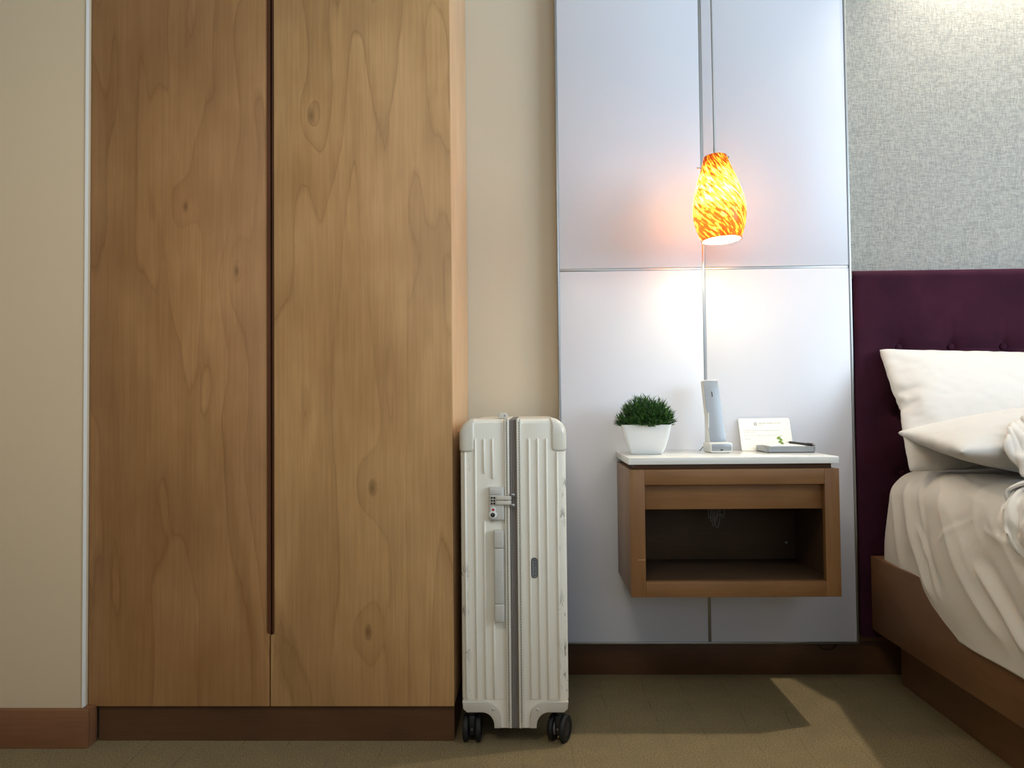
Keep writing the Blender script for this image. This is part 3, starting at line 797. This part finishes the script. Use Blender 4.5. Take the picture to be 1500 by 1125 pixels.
# combination lock
def SB(name, x0, x1, y0, y1, z0_, z1_, mat, par=None, bev=.0012, seg=2): return box(name, x0, x1, y0, y1, z0_, z1_, mat, par or sc, bev=bev, seg=seg)
lk = SB('lock_plate', -.0600, -.0225, -.0080, .006, .5455, .6270, M_handle, bev=.004, seg=3)
SB('lock_cover', -.0575, -.0290, -.0100, -.0070, .6085, .6220, M_handle, lk)
SB('dial_window', -.0560, -.0430, -.0098, -.0070, .5825, .6060, M_trim, lk, bev=.0008)
for i in range(3):
    for j in range(2): SB('number_dial', -.0545+j*.0058, -.0500+j*.0058, -.0106, -.0092, .5845+i*.0070, .5895+i*.0070, M_black, lk, bev=.0006)
for k, z in enumerate((.5955, .5840)):
    SB('latch', -.0425, -.0050, -.0125, -.0085, z, z+.0098, M_trim, lk, bev=.0015)
    zp = z+(.0075 if k == 0 else -.0065)
    SB('zip_puller', -.0060, .0035, -.0110, -.0050, zp, zp+.0085, M_alu, sc, bev=.0018, seg=3)
Mr = Matrix.Rotation(PI/2, 4, 'X')
lathe('key_bezel', [(0, .0035), (.0085, .0035), (.0098, .0025), (.0098, 0)], M_wplas, lk, 28, Matrix.Translation((-.0500, -.0078, .5600)) @ Mr)
lathe('key_barrel', [(0, .0008), (.0052, .0008), (.0056, 0)], M_black, lk, 20, Matrix.Translation((-.0500, -.0113, .5595)) @ Mr)
SB('key_slot', -.0508, -.0492, -.0128, -.0120, .5562, .5628, M_chrome, lk, bev=.0003)
lathe('lock_emblem_plate', [(0, .0035), (.006, .0033), (.0066, 0)], M_wplas, lk, 20, Matrix.Translation((-.0490, -.0078, .5722)) @ Mr)
M_red = plain('red_emblem', srgb(190, 50, 50), .4)
lathe('red_diamond', [(0, .0008), (.0032, .0006), (.0035, 0)], M_red, lk, 14, Matrix.Translation((-.0490, -.0112, .5722)) @ Mr)
# side carrying handle
hd = SB('side_handle', -.0475, -.0245, -.0165, -.0065, .3450, .4790, M_handle, bev=.003, seg=3)
SB('handle_end', -.0480, -.0240, -.0170, .006, .4795, .5225, M_handle, hd, bev=.003, seg=3)
SB('handle_end', -.0480, -.0240, -.0170, .006, .3010, .3445, M_handle, hd, bev=.003, seg=3)
def raised(parent, s, size, x, y, z, mat, rot, ext=.0004, spacing=1.0):
    me = text_mesh(s, size, ext, 'CENTER', spacing)
    me.transform(Matrix.Translation((x, y, z)) @ Matrix.Rotation(PI/2, 4, 'X') @ Matrix.Rotation(rot, 4, 'Z'))
    return link('lettering', me, mat, parent)
raised(hd, 'RIMOWA', .0135, -.0360, -.0167, .400, M_handle, PI/2, .0006, 1.05)
# badge
bm = bmesh.new()
def stad(hw, hh, n=8):
    return [(hw*math.cos(PI*k/n), hh-hw+hw*math.sin(PI*k/n)) for k in range(n+1)]+[(-hw*math.cos(PI*k/n), -hh+hw-hw*math.sin(PI*k/n)) for k in range(n+1)]
add_prism(bm, [(.0500+x, .4285+z) for x, z in stad(.0075, .0245)], .0010, .0045); bd = finish('badge', bm, M_dkline, sc, sharp=40)
bm = bmesh.new(); add_prism(bm, [(.0500+x, .4285+z) for x, z in stad(.0056, .0226)], .0004, .0012); finish('badge_face', bm, M_silver, bd, sharp=40)
raised(bd, 'RIMOWA', .0100, .0500, .0002, .4285, M_dkline, -PI/2, .0003, 1.0)

# ================================================================== bed
BX, BW, BY = 1.005, 1.62, 2.325
bed = thing('bed', 'upholstered bed with plum tufted headboard and maple side rail', 'bed', (BX, BY, 0))
def BB(name, x0, x1, y0, y1, z0_, z1_, mat, bev=.0012): return box(name, x0-BX, x1-BX, y0-BY, y1-BY, z0_, z1_, mat, bed, bev=bev)
YF = .25
BB('side_rail', 1.005, 1.030, YF, 2.320, .150, .3675, M_rail); BB('side_rail', 1.005+BW-.025, 1.005+BW, YF, 2.320, .150, .3675, M_rail)
BB('foot_rail', 1.0302, 1.005+BW-.0252, YF, YF+.025, .150, .3675, M_rail)
BB('head_rail', 1.0302, 1.005+BW-.0252, 2.296, 2.320, .150, .3675, M_rail)
BB('platform', 1.0302, 1.005+BW-.0252, YF+.026, 2.2955, .26, .30, M_dark)
BB('plinth', 1.073, 1.005+BW-.07, YF+.1, 2.29, 0, .2599, M_rail)
# headboard: padded, tufted, with buttons
hx0, hx1, hz0, hz1 = .9775, 2.66, .125, 1.2255
bx_ = [1.1146+.1557*k for k in range(10)]; bz_ = [.989-.19*k for k in range(4)]
na, nb = 420, 150
xsn = np.linspace(hx0, hx1, na); 
e = np.linspace(0, 1, 20)
R = .022
P = np.zeros((na, nb, 3))
# profile: front bottom -> front top -> rounded top -> back
nf = nb-14
zs_ = np.linspace(hz0, hz1-R, nf)
Zg, Xg = np.meshgrid(zs_, xsn)
dep = np.zeros_like(Xg)
for z_ in bz_:
    for x_ in bx_:
        d2 = (Xg-x_)**2+(Zg-z_)**2
        dep += .010*np.exp(-d2/(2*.014**2))+.008*np.exp(-d2/(2*.040**2))
    # curved horizontal pleat sagging between buttons
    ph_ = ((Xg-bx_[0])/.1557) % 1
    sag = -.016*np.sin(PI*ph_)*0+.012*np.sin(PI*ph_)
    inside = (Xg > bx_[0]-.01)
    dep += np.where(inside, .0035*np.exp(-((Zg-(z_-.006+sag*.6))/.006)**2), 0)
for x_ in bx_:
    up = np.clip((1.10-Zg)/.11, 0, 1)
    dep += .0035*np.exp(-((Xg-x_+(Zg-.989)*.04)/.010)**2)*up
    dep -= .004*np.exp(-((Xg-x_-.078)/.05)**2)*np.clip((1.08-Zg)/.12, 0, 1)
F_ = 2.330; B_ = 2.384
endr = np.clip((Xg-hx0)/.02, 0, 1); endo = .012*(1-np.sqrt(1-(1-endr)**2))
P[:, :nf, 0] = Xg; P[:, :nf, 1] = F_+np.clip(dep, -.01, .03)+endo*.8; P[:, :nf, 2] = Zg
for k in range(14):
    a = PI/2*(k+1)/10 if k < 10 else PI/2
    yy = F_+R-R*math.cos(a)+endo[:, -1]*.5 if k < 10 else F_+R+(B_-F_-R)*(k-9)/4
    P[:, nf+k, 0] = xsn; P[:, nf+k, 1] = yy; P[:, nf+k, 2] = (hz1-R+R*math.sin(a)) if k < 10 else hz1
P[:, :, 0] -= BX; P[:, :, 1] -= BY
hb_ = grid_mesh('headboard', P, M_velvet, bed)
BB('headboard_backing', hx0+.001, hx1-.001, 2.3655, 2.3865, hz0, hz1-.02, M_black)
BB('headboard_ledge', hx0, hx1, 2.345, 2.3865, .108, .1245, M_dark)
def button_mesh():
    bm = bmesh.new(); add_lathe(bm, [(.0105, -.002), (.0105, .001), (.0085, .0045), (.0045, .0062), (0, .0066)], 20, Matrix.Rotation(PI/2, 4, 'X')); return bm
b0 = None
for z_ in bz_:
    for x_ in bx_:
        if b0 is None:
            b0 = finish('button', button_mesh(), M_velvet, bed, smooth=True); b = b0
        else: b = b0.copy(); COL.objects.link(b); b.parent = bed
        b.location = (x_-BX, F_+.0165-BY, z_)
#BEDDING
# mattress
mt = thing('mattress', 'thick mattress under a rumpled white sheet on the bed', 'mattress', (1.8, 1.3, .301))
box('core', 1.045-1.8, 2.585-1.8, YF+.03-1.3, 2.285-1.3, 0, .318, M_sheet, mt, bev=.05, seg=4)

def smooth_noise(shape, sc_, seed):
    r = np.random.default_rng(seed); a, b = shape
    g = r.standard_normal((max(3, int(a/sc_[0]))+3, max(3, int(b/sc_[1]))+3))
    yi = np.linspace(0, g.shape[0]-3.001, a); xi_ = np.linspace(0, g.shape[1]-3.001, b)
    y0_ = yi.astype(int); x0_ = xi_.astype(int); fy = (yi-y0_)[:, None]; fx = (xi_-x0_)[None]
    fy = fy*fy*(3-2*fy); fx = fx*fx*(3-2*fx)
    A = g[y0_][:, x0_]; B = g[y0_+1][:, x0_]; C = g[y0_][:, x0_+1]; D = g[y0_+1][:, x0_+1]
    return (A*(1-fy)+B*fy)*(1-fx)+(C*(1-fy)+D*fy)*fx

# sheet: top, rounded edge, hanging side; runs (y) x (profile s)
ny, nsn = 330, 190
ys = np.linspace(2.302, YF-.0, ny)
P = np.zeros((ny, nsn, 3))
hem_y = [2.302, 2.26, 2.20, 2.05, 1.95, 1.85, 1.80, 1.72, 1.66, 1.60, 1.50, 1.3, .9, .25]
hem_z = [.372, .366, .362, .362, .372, .380, .374, .350, .338, .315, .285, .26, .27, .25]
topz, Rr = .6275, .085
for i, y in enumerate(ys):
    hem = np.interp(y, hem_y, hem_z)
    # edge plane: bulges over the rail as it comes towards the foot
    xe = np.interp(y, [1.2, 1.6, 1.8, 2.0, 2.15, 2.302], [.985, .990, .999, 1.014, 1.022, 1.034])
    headr = np.clip((y-2.235)/.067, 0, 1); inset = .035*(1-math.sqrt(max(0, 1-headr**2)))
    zt = topz-.018*headr**2
    L1 = .55; L2 = PI/2*Rr; L3 = zt-Rr-hem
    s = np.linspace(0, 1, nsn)**.75*(L1+L2+L3)
    for j, q in enumerate(s):
        if q < L1: p = (xe+inset+Rr+L1-q, zt+.006*(q/L1), 0, 1)
        elif q < L1+L2:
            a = (q-L1)/Rr; p = (xe+inset+Rr-Rr*math.sin(a), zt+.006-Rr+Rr*math.cos(a), -math.sin(a), math.cos(a))
        else:
            d = q-L1-L2; f_ = d/L3
            p = (xe+inset+.010*math.sin(f_*PI)*-1, zt-Rr+.006-d, -1, 0)
        P[i, j] = (p[0], y, p[1])
N = np.zeros_like(P)
du = np.gradient(P, axis=0); dv = np.gradient(P, axis=1); N = np.cross(du, dv); N /= np.linalg.norm(N, axis=2)[..., None]+1e-9
if N[10, 5, 2] < 0: N = -N
Yv = P[..., 1]; Zv = P[..., 2]; Xv = P[..., 0]
S_ = np.zeros((ny, nsn)); 
seg = np.linalg.norm(np.diff(P, axis=1), axis=2); S_[:, 1:] = np.cumsum(seg, axis=1); S_ -= (.55+PI/4*.085)   # 0 at the edge
disp = np.zeros((ny, nsn))
def crease(y0_, s0, y1_, s1, amp, wd, curve=0., asym=.6):
    """fold along a line from (y0,s0) to (y1,s1) on the cloth"""
    global disp
    d = np.array([y1_-y0_, s1-s0]); L = np.linalg.norm(d); d /= L; n_ = np.array([-d[1], d[0]])
    t = ((Yv-y0_)*d[0]+(S_-s0)*d[1])/L; c = (Yv-y0_)*n_[0]+(S_-s0)*n_[1]-curve*4*np.clip(t, 0, 1)*(1-np.clip(t, 0, 1))
    fade = np.clip(np.minimum((t+.12)/.25, (1.12-t)/.25), 0, 1); fade = fade*fade*(3-2*fade)
    ridge = np.exp(-np.sqrt((c/wd)**2+.02)*1.2)*1.25-asym*.8*np.exp(-((c-wd*1.8)/(wd*1.3))**2)
    disp += amp*ridge*fade
crease(2.25, .03, 2.14, .26, .006, .022, .015)
crease(2.14, .00, 1.96, .28, .010, .024, -.025)
crease(2.05, .12, 1.92, .27, .005, .012, .012, .8)
crease(2.08, .0, 1.99, .22, .004, .012, .02)
crease(2.00, -.02, 1.74, .20, .006, .028, .03)
crease(1.92, .0, 1.66, .30, .009, .026, -.03)
crease(1.74, .16, 1.57, .30, .011, .016, .0, 1.0)
crease(1.80, -.02, 1.74, .10, .004, .012, .0)
crease(1.70, .05, 1.45, .30, .009, .026, .02)
for k in range(34):
    y_ = random.uniform(.4, 2.25); s_ = random.uniform(-.35, .2); a = random.uniform(-.9, .9); L = random.uniform(.06, .18)
    crease(y_, s_, y_-L*math.cos(a), s_+L*math.sin(a), random.uniform(.0015, .0035), random.uniform(.006, .011), random.uniform(-.01, .01))
disp += smooth_noise((ny, nsn), (14, 18), 5)*.0022+smooth_noise((ny, nsn), (34, 40), 6)*.004
P = P+N*disp[..., None]
sh = grid_mesh('sheet', P, M_sheet)
md_ = sh.modifiers.new('Solidify', 'SOLIDIFY'); md_.thickness = .002; md_.offset = 0
tag(sh, 'rumpled white bed sheet hanging over the side rail', 'sheet')

# cloth-simulated pillows and duvet -------------------------------------------------
def simulate(objs, frames):
    S.frame_start = 1; S.frame_end = frames
    for f_ in range(1, frames+1): S.frame_set(f_)
    dg = bpy.context.evaluated_depsgraph_get(); res = []
    for o_ in objs:
        res.append(bpy.data.meshes.new_from_object(o_.evaluated_get(dg)))
    for o_, m_ in zip(objs, res):
        o_.modifiers.clear(); o_.data = m_
    S.frame_set(1); return res
def pillow_base(W, D, nx, ny_, seed):
    """two sheets sewn along the rim, slightly apart"""
    r = np.random.default_rng(seed); vs_, fs_ = [], []
    idx = {}
    for side in (1, -1):
        for i in range(nx+1):
            for j in range(ny_+1):
                rim = i in (0, nx) or j in (0, ny_)
                if side == -1 and rim: idx[(side, i, j)] = idx[(1, i, j)]; continue
                x = (i/nx-.5)*W; y = (j/ny_-.5)*D
                idx[(side, i, j)] = len(vs_)
                vs_.append((x, y, 0 if rim else side*(.010+.004*r.random())))
    for side in (1, -1):
        for i in range(nx):
            for j in range(ny_):
                q = [idx[(side, i, j)], idx[(side, i+1, j)], idx[(side, i+1, j+1)], idx[(side, i, j+1)]]
                fs_.append(q if side == 1 else q[::-1])
    me = bpy.data.meshes.new('pillow'); me.from_pydata(vs_, [], fs_); return me
def cloth(o_, pressure=0, mass=.3, bend=.5, tens=15, shrink=0, grav=0, selfc=False, q=6):
    c = o_.modifiers.new('Cloth', 'CLOTH'); s = c.settings
    s.quality = q; s.mass = mass; s.tension_stiffness = tens; s.compression_stiffness = tens; s.shear_stiffness = 5; s.bending_stiffness = bend
    s.air_damping = 2.0
    if pressure: s.use_pressure = True; s.uniform_pressure_force = pressure
    s.shrink_min = shrink
    s.effector_weights.gravity = grav
    c.collision_settings.use_self_collision = selfc; c.collision_settings.distance_min = .004; c.collision_settings.self_distance_min = .004
    return c
p1 = link('pillow', pillow_base(.80, .54, 52, 36, 1), M_pillow, smooth=True)
p2 = link('pillow', pillow_base(.80, .46, 52, 34, 2), M_pillow, smooth=True); p2.location = (0, 3, 0)
cloth(p1, .95, bend=.25, shrink=-.01); cloth(p2, 1.35, bend=.25, shrink=-.01)
# duvet: starts as a concertina of folds above the bed and drops into a heap
nu, nv = 92, 78
du_ = np.linspace(0, 1, nu); dv_ = np.linspace(0, 1, nv)
DU, DV = np.meshgrid(du_, dv_, indexing='ij')
amp = .085
YY = 1.19+.69*DV+.018*np.sin(DU*9+.5)+.012*np.sin(DV*31)
XX = .870+.50*np.clip(YY-1.56, 0, 1)+.70*DU+.012*np.sin(DV*17+1)
ZZ = .800+.055*np.sin(DU*PI*.62)+.055*np.sin(DV*2*PI*4.6+DU*2.2)*(.6+.4*np.sin(DV*5+1))+.022*np.sin(DU*2*PI*1.6+DV*9)+.010*np.sin(DU*27+DV*14)
dm = link('duvet', bpy.data.meshes.new('duvet'), M_duvet, smooth=True)
G = np.stack([XX, YY, ZZ], -1)
vs_ = [tuple(p) for p in G.reshape(-1, 3)]; fs_ = [(i*nv+j, i*nv+j+1, (i+1)*nv+j+1, (i+1)*nv+j) for i in range(nu-1) for j in range(nv-1)]
dm.data.from_pydata(vs_, [], fs_); dm.data.materials.append(M_duvet)
for p in dm.data.polygons: p.use_smooth = True
def bounds(o_):
    c = np.zeros(len(o_.data.vertices)*3); o_.data.vertices.foreach_get('co', c); c = c.reshape(-1, 3); return c
def place_mesh(o_, M):
    o_.data.transform(M); o_.location = (0, 0, 0)
    for p in o_.data.polygons: p.use_smooth = True
def centre(o_):
    c = bounds(o_); m_ = (c.min(0)+c.max(0))/2
    return Matrix.Translation(-Vector(m_))
dm.hide_viewport = True
simulate([p1, p2], 30)
dm.hide_viewport = False
place_mesh(p1, Matrix.Translation((1.430, 2.165, .800)) @ Matrix.Rotation(math.radians(.3), 4, 'Y') @ Matrix.Rotation(math.radians(60), 4, 'X') @ centre(p1))
place_mesh(p2, Matrix.Translation((1.350, 1.905, .708)) @ Matrix.Rotation(math.radians(-9), 4, 'Z') @ Matrix.Rotation(math.radians(5), 4, 'X') @ centre(p2))
def settle(o_, z0_, z1_, ymax):
    c = bounds(o_); k = (z1_-z0_)/(c[:, 2].max()-c[:, 2].min())
    o_.data.transform(Matrix.Translation((0, ymax-c[:, 1].max(), z0_)) @ Matrix.Diagonal((1, 1, k, 1)) @ Matrix.Translation((0, 0, -c[:, 2].min())))
settle(p1, .634, .985, 2.326)
for v in p1.data.vertices: v.co.x = 1.43+(v.co.x-1.43)*(1+.12*(.985-v.co.z)/.35)
settle(p2, .636, .812, 2.160)
# coarse copy of the sheet's surface for the duvet to land on
Q = P[::9, ::7]; a_, b_, _ = Q.shape
me = bpy.data.meshes.new('landing'); me.from_pydata([tuple(q) for q in Q.reshape(-1, 3)], [], [(i*b_+j, i*b_+j+1, (i+1)*b_+j+1, (i+1)*b_+j) for i in range(a_-1) for j in range(b_-1)])
colb = link('landing', me, None)
for o_ in (colb, p1, p2):
    o_.modifiers.new('Collision', 'COLLISION'); o_.collision.thickness_outer = .008; o_.collision.cloth_friction = 30
vg = dm.vertex_groups.new(name='held'); vg.add([i*nv+j for i in range(nu) for j in range(nv) if i > nu*.62], 1.0, 'REPLACE')
cloth(dm, 0, bend=.8, tens=12, grav=1, selfc=True, q=7, shrink=-.15)
dm.modifiers['Cloth'].settings.vertex_group_mass = 'held'
simulate([dm], 24)
bpy.data.objects.remove(colb)
for o_ in (p1, p2): o_.modifiers.clear()
for o_ in (p1, p2, dm):
    bounds(o_); m_ = o_.modifiers.new('Subdivision', 'SUBSURF'); m_.levels = 1; m_.render_levels = 1
for p in dm.data.polygons: p.use_smooth = True
m_ = dm.modifiers.new('Solidify', 'SOLIDIFY'); m_.thickness = .006; m_.offset = 0
tag(p1, 'plump white pillow leaning upright against the plum headboard', 'pillow')
tag(p2, 'flatter white pillow lying in front of the upright pillow', 'pillow')
tag(dm, 'crumpled white duvet bunched up on the mattress edge', 'duvet')

# ================================================================== ceiling downlights
for x, y, lab in ((1.48, 2.25, 'recessed ceiling downlight above the bed head'), (-.35, -.1, 'added ceiling downlight housing the unseen fill lamp')):
    d = thing('ceiling_downlight', lab, 'downlight', (x, y, ZC))
    lathe('ring', [(.045, -.001), (.045, -.006), (.038, -.006), (.036, -.001)], M_alu, d, 32)
    lathe('lens', [(0, -.0015), (.036, -.0015), (.036, -.001)], M_lamp, d, 24)
